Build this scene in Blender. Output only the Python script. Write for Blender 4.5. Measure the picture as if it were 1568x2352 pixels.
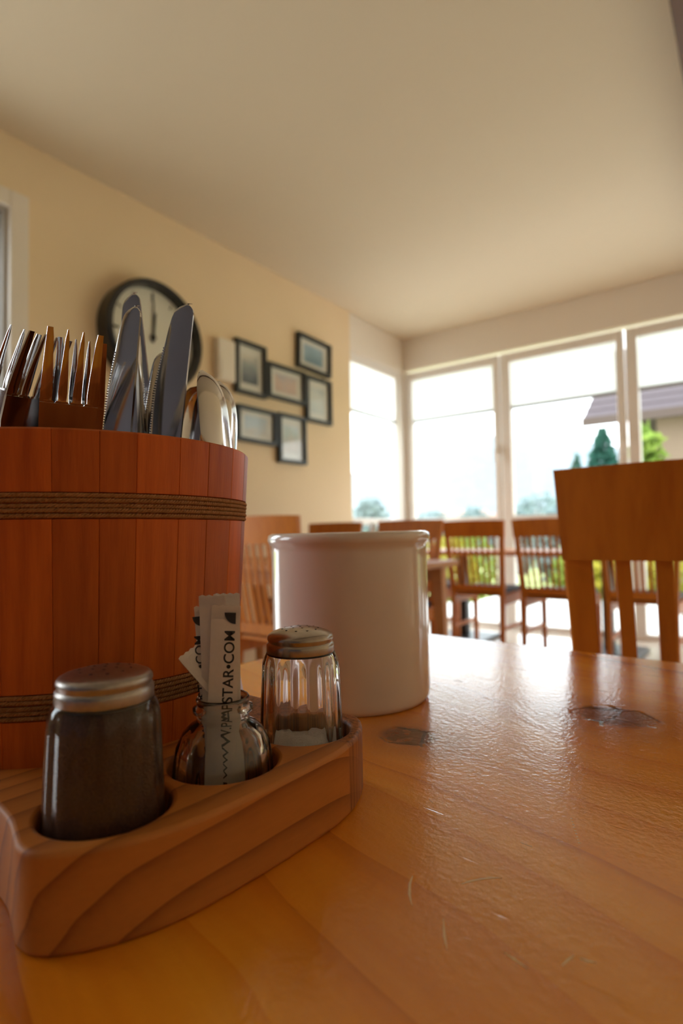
import bpy, bmesh, math, random
from mathutils import Vector, Matrix, Quaternion
random.seed(7)
S = bpy.context.scene
COL = S.collection
for o in list(bpy.data.objects): bpy.data.objects.remove(o)
PI = math.pi

# ------------------------------------------------------------------ camera, sky, added sun, exposure
TT = 0.75                       # height of the near table top
CAMZ = TT + 0.125
PITCH, ROLL = math.radians(2.2), math.radians(0.9)
cd = bpy.data.cameras.new('camera'); cam = bpy.data.objects.new('camera', cd); COL.objects.link(cam)
cd.sensor_fit = 'VERTICAL'; cd.sensor_height = 36; cd.sensor_width = 24; cd.lens = 20
cd.clip_start = 0.01; cd.clip_end = 1000
CROT = (Matrix.Rotation(PI/2 + PITCH, 4, 'X') @ Matrix.Rotation(-ROLL, 4, 'Z'))
cam.matrix_world = Matrix.Translation((0, 0, CAMZ)) @ CROT
cd.dof.use_dof = True; cd.dof.focus_distance = 0.275; cd.dof.aperture_fstop = 6.8; cd.dof.aperture_blades = 9
S.camera = cam

wd = bpy.data.worlds.new('overcast_sky'); S.world = wd; wd.use_nodes = True
bg = wd.node_tree.nodes['Background']
bg.inputs['Color'].default_value = (0.87, 0.94, 1.0, 1); bg.inputs['Strength'].default_value = 4.2
sl = bpy.data.lights.new('outdoor_fill_sun', 'SUN'); sl.energy = 1.0; sl.angle = math.radians(12); sl.color = (1, .95, .88)
so = bpy.data.objects.new('outdoor_fill_sun', sl); COL.objects.link(so)
so.rotation_euler = (math.radians(42), 0, math.radians(-20))      # sun added to brighten the outdoors, from behind the building, over the roof

S.view_settings.view_transform = 'Standard'; S.view_settings.look = 'None'
S.view_settings.exposure = 0.56; S.view_settings.gamma = 1.0; S.view_settings.use_curve_mapping = False
S.cycles.use_denoising = True
S.cycles.max_bounces = 14; S.cycles.diffuse_bounces = 6; S.cycles.transmission_bounces = 14; S.cycles.transparent_max_bounces = 16
S.cycles.sample_clamp_indirect = 8

def ray(px, py):
    v = Vector(((px-784)/1306.67, -(py-1176)/1306.67, -1))
    return (CROT.to_3x3() @ v)
def at(px, py, Y):
    d = ray(px, py); s = Y/d.y
    return Vector((0, 0, CAMZ)) + d*s

# ------------------------------------------------------------------ frames of reference
TH = math.radians(36.5)
U = Vector((math.sin(TH), math.cos(TH), 0)); W = Vector((math.cos(TH), -math.sin(TH), 0))
K = W*(-2.8923) + U*5.0243      # room corner by the windows, on the floor
RZ = -TH
CEIL = 2.85
def room(a, b, z=0): return K + W*a + U*b + Vector((0, 0, z))
t_ = Vector((.64, .77, 0)).normalized(); n_ = Vector((t_.y, -t_.x, 0))
TRZ = math.atan2(n_.y, n_.x)
C0 = Vector((-.141, .316, TT))  # centre of the cutlery bucket on the table
def tab(x, y, z=0): return C0 + n_*x + t_*y + Vector((0, 0, z))

# ------------------------------------------------------------------ node helpers / materials
MATS = {}
class NT:
    def __init__(s, name):
        s.m = bpy.data.materials.new(name); s.m.use_nodes = True; s.t = s.m.node_tree
        s.t.nodes.clear(); s.out = s.t.nodes.new('ShaderNodeOutputMaterial'); MATS[name] = s.m
    def n(s, typ, ins=None, **kw):
        nd = s.t.nodes.new('ShaderNode'+typ)
        for k, v in kw.items(): setattr(nd, k, v)
        for k, v in (ins or {}).items():
            if hasattr(v, 'is_linked') or isinstance(v, bpy.types.NodeSocket): s.t.links.new(v, nd.inputs[k])
            else: nd.inputs[k].default_value = v
        return nd
    def math(s, op, a, b=0.0, c=None):
        d = {0: a, 1: b}
        if c is not None: d[2] = c
        return s.n('Math', d, operation=op).outputs[0]
    def ramp(s, fac, stops, interp='LINEAR'):
        nd = s.n('ValToRGB', {'Fac': fac}); cr = nd.color_ramp; cr.interpolation = interp
        while len(cr.elements) < len(stops): cr.elements.new(.5)
        for e, (p, c) in zip(cr.elements, stops): e.position = p; e.color = (*c, 1) if len(c) == 3 else c
        return nd.outputs[0]
    def mix(s, f, a, b, blend='MIX'):
        nd = s.n('Mix', data_type='RGBA', blend_type=blend)
        for i, v in ((0, f), (6, a), (7, b)):
            if isinstance(v, bpy.types.NodeSocket): s.t.links.new(v, nd.inputs[i])
            else: nd.inputs[i].default_value = v if i == 0 else (*v, 1)
        return nd.outputs[2]
    def bsdf(s, **ins):
        nd = s.n('BsdfPrincipled', {k.replace('_', ' '): ((*v, 1) if isinstance(v, tuple) and len(v) == 3 else v) for k, v in ins.items()})
        s.t.links.new(nd.outputs[0], s.out.inputs[0]); return nd
    def bump(s, h, strength, dist=.001):
        return s.n('Bump', {'Height': h, 'Strength': strength, 'Distance': dist}).outputs[0]

def plain(name, col, rough=.5, metal=0.0, noise=0.0, nscale=40, bump=0.0, bdist=.001, coat=0.0, **kw):
    T = NT(name); c = col; extra = {}
    if noise or bump:
        tc = T.n('TexCoord').outputs['Object']
        nz = T.n('TexNoise', {'Vector': tc, 'Scale': nscale, 'Detail': 4})
        if noise:
            c = T.mix(nz.outputs[0], tuple(x*(1-noise) for x in col), tuple(min(1, x*(1+noise)) for x in col))
        if bump: extra['Normal'] = T.bump(nz.outputs[0], bump, bdist)
    T.bsdf(Base_Color=c, Roughness=rough, Metallic=metal, Coat_Weight=coat, **extra, **kw)
    return T.m

def wood(name, light, dark, red=None, axis=0, freq=60, stretch=.08, rough=.4, vary=.25, coat=.0, warp=.4, rings=False, ctr=(0, 0, 0), bump=.15, spec=.5, ends=False):
    """grain runs along `axis` of the object; colour varies from object to object"""
    T = NT(name); tc = T.n('TexCoord').outputs['Object']
    oi = T.n('ObjectInfo').outputs['Random']
    off = T.n('CombineXYZ', {0: T.math('MULTIPLY', oi, 7.3), 1: T.math('MULTIPLY', oi, 3.1), 2: T.math('MULTIPLY', oi, 5.7)}).outputs[0]
    p = T.n('VectorMath', {0: tc, 1: off}, operation='ADD').outputs[0]
    sc = [1, 1, 1]; sc[axis] = stretch
    ps = T.n('VectorMath', {0: p, 1: tuple(sc)}, operation='MULTIPLY').outputs[0]
    if rings:
        q = T.n('VectorMath', {0: tc, 1: ctr}, operation='SUBTRACT').outputs[0]
        q = T.n('VectorMath', {0: q, 1: tuple(sc)}, operation='MULTIPLY').outputs[0]
        wz = T.n('TexNoise', {'Vector': ps, 'Scale': freq*.25, 'Detail': 2}).outputs[0]
        ln = T.n('VectorMath', {0: q}, operation='LENGTH').outputs['Value']
        ph = T.math('ADD', T.math('MULTIPLY', ln, freq), T.math('MULTIPLY', wz, warp*2))
        g = T.math('FRACT', ph)
        g1 = T.math('POWER', g, 3.0)
        g2 = T.n('TexNoise', {'Vector': ps, 'Scale': freq*6, 'Detail': 4}).outputs[0]
        g = T.math('ADD', T.math('MULTIPLY', g1, .75), T.math('MULTIPLY', g2, .3))
    else:
        g1 = T.n('TexNoise', {'Vector': ps, 'Scale': freq, 'Detail': 3, 'Distortion': warp}).outputs[0]
        g2 = T.n('TexNoise', {'Vector': ps, 'Scale': freq*5, 'Detail': 3, 'Roughness': .7}).outputs[0]
        g = T.math('ADD', T.math('MULTIPLY', g1, .75), T.math('MULTIPLY', g2, .25))
        g = T.math('MULTIPLY_ADD', g, 2.2, -.6)
    c = T.ramp(g, [(0.0, light), (.55, tuple((a+b)/2 for a, b in zip(light, dark))), (1.0, dark)])
    if ends:                                   # sawn end grain towards the right end of the board
        ny = T.n('SeparateXYZ', {0: tc}).outputs[1]
        em = T.n('MapRange', {0: ny, 1: .0455, 2: .0475, 3: 0.0, 4: .85}).outputs[0]
        ev = T.n('TexNoise', {'Vector': T.n('VectorMath', {0: tc, 1: (1, 1, .04)}, operation='MULTIPLY').outputs[0], 'Scale': 520, 'Detail': 3, 'Distortion': .4}).outputs[0]
        c = T.mix(em, c, T.ramp(ev, [(.40, (.42, .15, .045)), (.55, (.26, .078, .020)), (.66, (.10, .026, .007))]))
    k = T.math('MULTIPLY_ADD', oi, vary, 1-vary/2)
    c = T.mix(1.0, c, T.n('CombineColor', {0: k, 1: k, 2: k}).outputs[0], 'MULTIPLY')
    nz = T.n('TexNoise', {'Vector': ps, 'Scale': freq*8, 'Detail': 2}).outputs[0]
    T.bsdf(Base_Color=c, Roughness=rough, Coat_Weight=coat, Coat_Roughness=.2, Normal=T.bump(nz, bump, .0004), Specular_IOR_Level=spec)
    return T.m

def table_wood():
    T = NT('lacquered_pine'); tc = T.n('TexCoord').outputs['Object']
    sp = T.n('SeparateXYZ', {0: tc}); x, y = sp.outputs[0], sp.outputs[1]
    wob = T.n('TexNoise', {'Vector': tc, 'Scale': 5.0, 'Detail': 2}).outputs[0]
    yy = T.math('ADD', y, T.math('MULTIPLY', T.math('SUBTRACT', wob, .5), .05))
    yy = T.math('ADD', yy, T.math('MULTIPLY', x, .28))
    yp = yy; kmask = None; ring = None
    knots = [(.1135, .1455, .0155), (.2030, .2600, .0215)]
    wob2 = T.n('TexNoise', {'Vector': tc, 'Scale': 45, 'Detail': 2}).outputs[0]
    for kx, ky, r in knots:
        dx = T.math('SUBTRACT', x, kx); dy = T.math('SUBTRACT', y, ky)
        d2 = T.math('ADD', T.math('MULTIPLY', T.math('MULTIPLY', dx, dx), .75), T.math('MULTIPLY', dy, dy))
        d = T.math('MULTIPLY', T.math('SQRT', d2), T.math('MULTIPLY_ADD', wob2, .16, .92))
        fl = T.math('MINIMUM', T.math('DIVIDE', (2.1*r)**2, T.math('MAXIMUM', d2, 1e-5)), 1.0)
        yp = T.math('SUBTRACT', yp, T.math('MULTIPLY', dy, fl))
        m = T.n('MapRange', {0: d, 1: r*1.22, 2: r*.72, 3: 0.0, 4: 1.0}, interpolation_type='SMOOTHSTEP').outputs[0]
        halo = T.n('MapRange', {0: d, 1: r*3.2, 2: r*1.0, 3: 0.0, 4: 1.0}, interpolation_type='SMOOTHSTEP').outputs[0]
        kmask = m if kmask is None else T.math('MAXIMUM', kmask, m)
        ring = halo if ring is None else T.math('MAXIMUM', ring, halo)
    v = T.n('CombineXYZ', {0: T.math('MULTIPLY', x, .10), 1: yp, 2: 0.0}).outputs[0]
    g1 = T.n('TexNoise', {'Vector': v, 'Scale': 17, 'Detail': 2, 'Roughness': .5}).outputs[0]
    g2 = T.n('TexNoise', {'Vector': v, 'Scale': 240, 'Detail': 3}).outputs[0]
    ph = T.math('FRACT', T.math('MULTIPLY', T.math('ADD', yp, T.math('MULTIPLY', g1, .05)), 26.0))
    late = T.math('POWER', ph, 5.0)
    g = T.math('ADD', T.math('MULTIPLY', g1, 1.3), T.math('ADD', T.math('MULTIPLY', g2, .16), T.math('MULTIPLY', late, .22)))
    g = T.math('MULTIPLY_ADD', g, 1.25, -.58)
    c = T.ramp(g, [(0.0, (.92, .39, .026)), (.5, (.78, .255, .010)), (1.0, (.44, .095, .004))])
    c = T.mix(T.math('MULTIPLY', ring, .55), c, (.36, .10, .012))
    kr = T.math('FRACT', T.math('MULTIPLY', T.math('ADD', ring, T.math('MULTIPLY', wob2, .3)), 7.0))
    kc = T.mix(kr, (.085, .022, .005), (.22, .055, .010))
    c = T.mix(T.math('MULTIPLY', kmask, .88), c, kc)
    # cracks running through the knots
    vor = T.n('TexVoronoi', {'Vector': tc, 'Scale': 38.0}, feature='DISTANCE_TO_EDGE').outputs[0]
    cr = T.math('MULTIPLY', T.math('LESS_THAN', vor, .035), kmask)
    c = T.mix(cr, c, (.004, .002, .001))
    n1 = T.n('TexNoise', {'Vector': tc, 'Scale': 330, 'Detail': 2, 'Roughness': .55}).outputs[0]
    n2 = T.n('TexNoise', {'Vector': v, 'Scale': 120, 'Detail': 2}).outputs[0]
    scv = T.n('TexNoise', {'Vector': T.n('VectorMath', {0: tc, 1: (20, 160, 1)}, operation='MULTIPLY').outputs[0], 'Scale': 1.6, 'Detail': 1}).outputs[0]
    scr = T.n('MapRange', {0: scv, 1: .72, 2: .78, 3: 0.0, 4: 1.0}).outputs[0]
    h = T.math('ADD', T.math('MULTIPLY', n1, .42), T.math('ADD', T.math('MULTIPLY', n2, .3), T.math('MULTIPLY', scr, -.25)))
    h = T.math('SUBTRACT', h, T.math('MULTIPLY', cr, 2.0))
    nb = T.bump(h, .55, .0009)
    T.bsdf(Base_Color=c, Roughness=.24, Coat_Weight=.6, Coat_Roughness=.09, Normal=nb, Coat_Normal=nb, Specular_IOR_Level=.45)
    return T.m

def pane_glass(name='window_glass'):
    T = NT(name)
    tr = T.n('BsdfTransparent', {'Color': (.97, .985, .98, 1)}); gl = T.n('BsdfGlossy', {'Roughness': .01})
    fc = T.n('LayerWeight', {'Blend': .5}).outputs['Facing']
    fr = T.math('MULTIPLY_ADD', T.math('POWER', fc, 5.0), .75, .03)
    mx = T.n('MixShader', {0: fr, 1: tr.outputs[0], 2: gl.outputs[0]})
    T.t.links.new(mx.outputs[0], T.out.inputs[0]); return T.m

def blind_mat():
    T = NT('blind_fabric')
    df = T.n('BsdfDiffuse', {'Color': (.92, .92, .90, 1)}); tl = T.n('BsdfTranslucent', {'Color': (.95, .96, .96, 1)})
    mx = T.n('MixShader', {0: .62, 1: df.outputs[0], 2: tl.outputs[0]})
    T.t.links.new(mx.outputs[0], T.out.inputs[0]); return T.m

def glass_mat():
    T = NT('jar_glass')
    tc = T.n('TexCoord').outputs['Object']
    nz = T.n('TexNoise', {'Vector': tc, 'Scale': 90, 'Detail': 1}).outputs[0]
    T.bsdf(Base_Color=(.985, .99, .985), Roughness=.02, Transmission_Weight=1.0, IOR=1.48, Normal=T.bump(nz, .12, .0006)); return T.m

def leaf_mat(name, c1, c2):
    T = NT(name); oi = T.n('TexCoord').outputs['Object']
    nz = T.n('TexNoise', {'Vector': oi, 'Scale': 3.5, 'Detail': 3}).outputs[0]
    c = T.ramp(nz, [(.35, c1), (.65, c2)])
    df = T.n('BsdfDiffuse', {'Color': c}); tl = T.n('BsdfTranslucent', {'Color': c})
    mx = T.n('MixShader', {0: .45, 1: df.outputs[0], 2: tl.outputs[0]})
    T.t.links.new(mx.outputs[0], T.out.inputs[0]); return T.m

M = MATS
plain('wall_paint', (.86, .675, .44), .85, noise=.03, nscale=3, bump=.1)
plain('slate_paint', (.20, .20, .27), .85, noise=.04, nscale=3)
plain('ceiling_paint', (.71, .595, .43), .9, noise=.02, nscale=2)
plain('white_trim', (.84, .76, .66), .45)
plain('window_frame_white', (.84, .79, .73), .35)
plain('grey_reveal', (.50, .47, .43), .6)
plain('floor_tile', (.60, .52, .43), .12, noise=.06, nscale=5, coat=.3)
wood('dark_beam', (.16, .07, .03), (.08, .03, .012), axis=1, freq=8, rough=.5)
table_wood()
wood('chair_wood', (.62, .195, .014), (.44, .112, .007), axis=2, freq=45, rough=.45, vary=.15, spec=.28)
wood('far_table_wood', (.55, .22, .045), (.40, .13, .02), axis=0, freq=25, rough=.42, vary=.1, spec=.35)
wood('stave_wood', (.72, .170, .022), (.46, .088, .010), axis=2, freq=170, stretch=.05, rough=.5, vary=.42, warp=.2, bump=.25, spec=.3)
wood('board_wood', light=(.62, .225, .045), dark=(.25, .070, .014), ends=True, axis=1, freq=95, stretch=.16, rough=.5, vary=0, warp=.7, rings=True, ctr=(.235, .03, -.05), bump=.2, spec=.35)
plain('end_grain_wood', (.40, .15, .05), .6, noise=.3, nscale=300)
wood('rope_fibre', (.46, .24, .115), (.30, .135, .055), axis=2, freq=500, rough=.9, vary=.3, bump=.5, spec=.1)
plain('steel', (.56, .54, .53), .11, metal=1.0)
plain('cap_steel', (.40, .35, .31), .26, metal=1.0, noise=.15, nscale=400, bump=.25, bdist=.0002)
plain('pepper_cap_steel', (.40, .36, .335), .34, metal=1.0, noise=.25, nscale=350, bump=.4, bdist=.0003)
glass_mat()
pane_glass()
blind_mat()
plain('hole_shade', (.012, .009, .007), .8)
plain('pepper_grounds', (.125, .058, .036), .9, noise=.7, nscale=1400, bump=.8)
plain('salt_grains', (.92, .90, .88), .8, noise=.06, nscale=1500, bump=.7)
plain('packet_paper', (.80, .72, .67), .75, noise=.05, nscale=500, bump=.25, bdist=.0003)
plain('packet_ink', (.035, .035, .040), .7)
plain('crock_glaze', (.86, .765, .72), .13, noise=.015, nscale=14, coat=.5, Coat_Roughness=.05)
plain('clock_black', (.012, .012, .014), .22)
plain('clock_face', (.74, .72, .62), .6)
plain('frame_black', (.018, .020, .020), .45)
plain('mat_board', (.86, .80, .74), .9)
plain('cream_plastic', (.82, .74, .62), .5)
plain('cushion_navy', (.030, .045, .085), .55, noise=.2, nscale=60)
plain('black_metal', (.015, .015, .016), .4)
plain('bottle_white', (.90, .90, .88), .2)
plain('scratch_light', (.90, .66, .36), .5)
plain('blind_bar', (.30, .29, .28), .5)
plain('house_wall', (.30, .205, .15), .9, noise=.05, nscale=2)
plain('roof_tile', (.055, .038, .043), .85, noise=.25, nscale=8)
plain('dark_timber', (.07, .045, .035), .8)
plain('lawn', (.40, .45, .16), .95, noise=.25, nscale=.8)
plain('terrace', (.66, .64, .60), .8, noise=.06, nscale=3)
plain('hill_haze', (.165, .20, .218), 1.0, noise=.14, nscale=.25)  # pale blue of distant haze painted into the hill colour
leaf_mat('leaf_yellow', (.26, .25, .025), (.42, .36, .06))
leaf_mat('leaf_green', (.16, .26, .05), (.30, .38, .08))
leaf_mat('leaf_conifer', (.03, .10, .075), (.06, .15, .11))
leaf_mat('leaf_haze', (.20, .27, .28), (.26, .32, .31))  # leaf colour of the far trees carries painted haze
plain('village_roof', (.36, .20, .16), .9); plain('village_wall', (.42, .38, .34), .9)
plain('bark', (.12, .08, .05), .9)

def art(name, stops, scale, seed):
    T = NT(name); tc = T.n('TexCoord').outputs['Object']
    p = T.n('VectorMath', {0: tc, 1: (seed, seed*2.3, seed*.7)}, operation='ADD').outputs[0]
    nz = T.n('TexNoise', {'Vector': p, 'Scale': scale, 'Detail': 4, 'Distortion': .6}).outputs[0]
    z = T.n('SeparateXYZ', {0: tc}).outputs[2]
    f = T.math('ADD', T.math('MULTIPLY', nz, .7), T.math('MULTIPLY', z, 2.2))
    T.bsdf(Base_Color=T.ramp(f, stops), Roughness=.7); return T.m

# ------------------------------------------------------------------ mesh helpers
class MB:
    def __init__(s): s.v = []; s.f = []
    def add(s, vs, fs):
        o = len(s.v); s.v += [tuple(v) for v in vs]; s.f += [tuple(i+o for i in f) for f in fs]; return s
    def box(s, x0, x1, y0, y1, z0, z1):
        return s.add([(x0,y0,z0),(x1,y0,z0),(x1,y1,z0),(x0,y1,z0),(x0,y0,z1),(x1,y0,z1),(x1,y1,z1),(x0,y1,z1)],
                     [(3,2,1,0),(4,5,6,7),(0,1,5,4),(1,2,6,5),(2,3,7,6),(3,0,4,7)])
    def lathe(s, prof, n=48, rmod=None, close=False, ctr=(0, 0)):
        """prof: list of (r, z); caps where r == 0; rmod(angle, r, z) -> radius"""
        rows = []
        vs = []; fs = []
        for r, z in prof:
            if r == 0: rows.append([len(vs)]); vs.append((ctr[0], ctr[1], z)); continue
            row = []
            for i in range(n):
                a = 2*PI*i/n; rr = rmod(a, r, z) if rmod else r
                row.append(len(vs)); vs.append((ctr[0]+rr*math.cos(a), ctr[1]+rr*math.sin(a), z))
            rows.append(row)
        pr = list(zip(rows, rows[1:])) + ([(rows[-1], rows[0])] if close else [])
        for A, B in pr:
            if len(A) == 1 and len(B) == 1: continue
            for i in range(n):
                j = (i+1) % n
                if len(A) == 1: fs.append((A[0], B[j], B[i])) if False else fs.append((A[0], B[i], B[j])[::-1])
                elif len(B) == 1: fs.append((A[i], A[j], B[0]))
                else: fs.append((A[i], A[j], B[j], B[i]))
        return s.add(vs, fs)
    def tube(s, pts, rad, n=8, closed=False, caps=True, flat=1.0):
        pts = [Vector(p) for p in pts]; m = len(pts)
        rads = rad if isinstance(rad, (list, tuple)) else [rad]*m
        vs = []; fs = []
        up = None
        for i, p in enumerate(pts):
            a = pts[(i-1) % m] if (closed or i > 0) else p; b = pts[(i+1) % m] if (closed or i < m-1) else p
            d = (b-a).normalized()
            if up is None:
                up = d.orthogonal().normalized()
            up = (up - d*up.dot(d)).normalized(); q = d.cross(up)
            for k in range(n):
                an = 2*PI*k/n
                vs.append(p + (up*math.cos(an) + q*math.sin(an)*flat)*rads[i])
        for i in range(m if closed else m-1):
            for k in range(n):
                a = i*n+k; b = i*n+(k+1) % n; c = ((i+1) % m)*n
                fs.append((a, b, c+(k+1) % n, c+k))
        if caps and not closed:
            fs.append(tuple(range(n))[::-1]); fs.append(tuple((m-1)*n+k for k in range(n)))
        return s.add(vs, fs)
    def beam(s, p0, p1, wx, wy, wx1=None, wy1=None, ax=(1, 0, 0)):
        """square bar from p0 to p1; widths along ax and across"""
        p0, p1 = Vector(p0), Vector(p1); d = (p1-p0).normalized(); ax = Vector(ax); ax = (ax - d*ax.dot(d)).normalized(); ay = d.cross(ax)
        wx1 = wx if wx1 is None else wx1; wy1 = wy if wy1 is None else wy1
        vs = []
        for p, a, b in ((p0, wx, wy), (p1, wx1, wy1)):
            for sx, sy in ((-1,-1),(1,-1),(1,1),(-1,1)): vs.append(p + ax*sx*a/2 + ay*sy*b/2)
        return s.add(vs, [(3,2,1,0),(4,5,6,7),(0,1,5,4),(1,2,6,5),(2,3,7,6),(3,0,4,7)])
    def sheet(s, grid, th):
        """closed solid from a grid of rows of points, offset along -y/+y by th (number or function)"""
        R, Cn = len(grid), len(grid[0]); vs = []
        for sg in (-1, 1):
            for i, row in enumerate(grid):
                for j, p in enumerate(row):
                    h = th(i, j) if callable(th) else th
                    vs.append((p[0], p[1]+sg*h/2, p[2]))
        fs = []; o = R*Cn
        for i in range(R-1):
            for j in range(Cn-1):
                a, b, c, d = i*Cn+j, i*Cn+j+1, (i+1)*Cn+j+1, (i+1)*Cn+j
                fs.append((a, b, c, d)); fs.append((o+d, o+c, o+b, o+a))
        for j in range(Cn-1):
            fs.append((j+1, j, o+j, o+j+1)); k = (R-1)*Cn; fs.append((k+j, k+j+1, o+k+j+1, o+k+j))
        for i in range(R-1):
            a, b = i*Cn, (i+1)*Cn; fs.append((a, b, o+b, o+a)); a += Cn-1; b += Cn-1; fs.append((b, a, o+a, o+b))
        return s.add(vs, fs)
    def prism(s, poly, z0, z1):
        n = len(poly)
        return s.add([(x, y, z0) for x, y in poly]+[(x, y, z1) for x, y in poly],
                     [tuple(range(n))[::-1], tuple(range(n, 2*n))]+[(i, (i+1) % n, n+(i+1) % n, n+i) for i in range(n)])
    def mesh(s, name, mat, smooth=False):
        me = bpy.data.meshes.new(name); me.from_pydata(s.v, [], s.f)
        me.materials.append(M[mat])
        bm = bmesh.new(); bm.from_mesh(me); bmesh.ops.recalc_face_normals(bm, faces=bm.faces); bm.to_mesh(me); bm.free()
        if smooth:
            me.polygons.foreach_set('use_smooth', [True]*len(me.polygons))
            if smooth is not True: me.set_sharp_from_angle(angle=math.radians(smooth))
        me.update(); return me
    def build(s, name, mat, parent=None, smooth=False, bevel=0, loc=None, rz=None, seg=2):
        o = bpy.data.objects.new(name, s.mesh(name, mat, smooth)); COL.objects.link(o)
        if parent: o.parent = parent
        if loc is not None: o.location = loc
        if rz is not None: o.rotation_euler.z = rz
        if bevel:
            b = o.modifiers.new('bevel', 'BEVEL'); b.width = bevel; b.segments = seg; b.limit_method = 'ANGLE'; b.angle_limit = math.radians(40)
            if smooth is False:
                pass
        return o
def tag(o, label=None, cat=None, group=None, kind=None):
    for k, v in (('label', label), ('category', cat), ('group', group), ('kind', kind)):
        if v: o[k] = v
    return o
def empty(name, loc, rz=0):
    o = bpy.data.objects.new(name, None); COL.objects.link(o); o.location = loc; o.rotation_euler.z = rz; o.empty_display_size = .05
    return o
def inst(name, me, parent, loc=(0, 0, 0), rot=(0, 0, 0), scale=(1, 1, 1)):
    o = bpy.data.objects.new(name, me); COL.objects.link(o); o.parent = parent
    o.location = loc; o.rotation_euler = rot; o.scale = scale; return o
def copy_tree(o, parent=None):
    c = o.copy(); COL.objects.link(c); c.parent = parent
    for ch in [x for x in o.children]: copy_tree(ch, c)
    return c
def rbuild(mb, name, mat, parent=None, **kw):          # a mesh given in room coordinates (a, b, z)
    if parent: return mb.build(name, mat, parent, **kw)
    return tag(mb.build(name, mat, loc=K, rz=RZ, **kw), kind='structure')

# ------------------------------------------------------------------ the room shell (a: along window wall, b: along left wall)
AW, BB = 5.18, -7.6
rbuild(MB().box(-.25, AW+.2, BB-.2, .2, -.12, 0), 'floor', 'floor_tile')
rbuild(MB().box(-.25, AW+.2, BB-.2, .25, CEIL, CEIL+.2), 'ceiling', 'ceiling_paint')
wl = MB()
wl.box(-.22, 0, BB, -6.75, 0, CEIL); wl.box(-.22, 0, -6.75, -5.45, 0, .85); wl.box(-.22, 0, -6.75, -5.45, 2.40, CEIL); wl.box(-.22, 0, -5.45, -4.93, 0, CEIL); wl.box(-.22, 0, -4.93, -3.80, 2.50, CEIL); wl.box(-.22, 0, -3.80, -.955, 0, CEIL)
rbuild(wl, 'wall_left', 'wall_paint')
rbuild(MB().box(-.22, AW+.2, BB-.2, BB, 0, CEIL), 'wall_back', 'slate_paint')
rbuild(MB().box(AW, AW+.2, BB, 0, 0, CEIL), 'wall_right', 'wall_paint')
# white header boxes above the glazing
rbuild(MB().box(-.16, -.012, -.955, 0, 2.50, CEIL), 'trim_1', 'white_trim', bevel=.006)
rbuild(MB().box(-.16, AW, .012, .16, 2.53, CEIL), 'trim_2', 'white_trim', bevel=.006)
rbuild(MB().box(.0, .018, -6.85, -5.02, 0, .09), 'baseboard_left', 'white_trim')
# ceiling beam
rbuild(MB().box(2.695, 2.95, -6.0, 0.0, CEIL-.16, CEIL-.001), 'ceiling_beam', 'dark_beam', bevel=.008)

# windows of the window wall; each is its own frame with an upper and a lower pane
def window(idx, x0, x1, along, zt=2.50, zb=.005, trans=(.955, 1.015), jl=.05, jr=.05, handle=None):
    """along 'a': wall b=0; along 'b': wall a=0 (x0..x1 is b)"""
    e = empty('window_%d' % idx, K, RZ); tag(e, kind='structure')
    def bx(mb, p0, p1, d0, d1, z0, z1):
        if along == 'a': mb.box(p0, p1, d0, d1, z0, z1)
        else: mb.box(-d1, -d0, p0, p1, z0, z1)
    fr = MB(); D0, D1 = .015, .095
    bx(fr, x0, x0+jl, D0, D1, zb, zt); bx(fr, x1-jr, x1, D0, D1, zb, zt)
    bx(fr, x0+jl, x1-jr, D0, D1, zt-.05, zt); bx(fr, x0+jl, x1-jr, D0, D1, zb, zb+.04)
    fr.build('window_frame', 'window_frame_white', e, bevel=.006)
    tr = MB(); bx(tr, x0+jl, x1-jr, D0, D1, *trans); tr.build('transom', 'window_frame_white', e, bevel=.006)
    for z0, z1 in ((zb+.04, trans[0]), (trans[1], zt-.05)):
        p = MB(); bx(p, x0+jl, x1-jr, .055, .061, z0, z1); p.build('pane', 'window_glass', e)
    if handle:
        h = MB(); bx(h, handle-.014, handle+.014, -.005, .016, 1.58, 1.66); bx(h, handle-.008, handle+.008, -.035, -.005, 1.60, 1.62)
        bx(h, handle-.011, handle+.011, -.045, -.028, 1.50, 1.625); h.build('handle', 'window_frame_white', e, bevel=.003)
    return e
SP = [(.015, .985), (1.0, 2.03), (2.045, 3.075), (3.09, 4.12), (4.135, 5.165)]
for i, (a0, a1) in enumerate(SP):
    window(i+2, a0, a1, 'a', jl=.055 if i == 0 else .085, jr=.06, handle=(a1-.03 if i < 2 else None))
window(1, -.955, -.012, 'b', jl=.03, jr=.13)
window(7, -6.75, -5.45, 'b', zt=2.40, zb=.85, trans=(1.98, 2.03))
rbuild(MB().box(0.0, AW, .0, .16, -.1, .005), 'trim_3', 'white_trim')
rbuild(MB().box(-.16, 0, -.955, 0, -.1, .005), 'trim_4', 'white_trim')
rbuild(MB().box(-.13, .0, 0.0, .13, .005, 2.53), 'trim_5', 'white_trim')      # corner post

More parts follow.
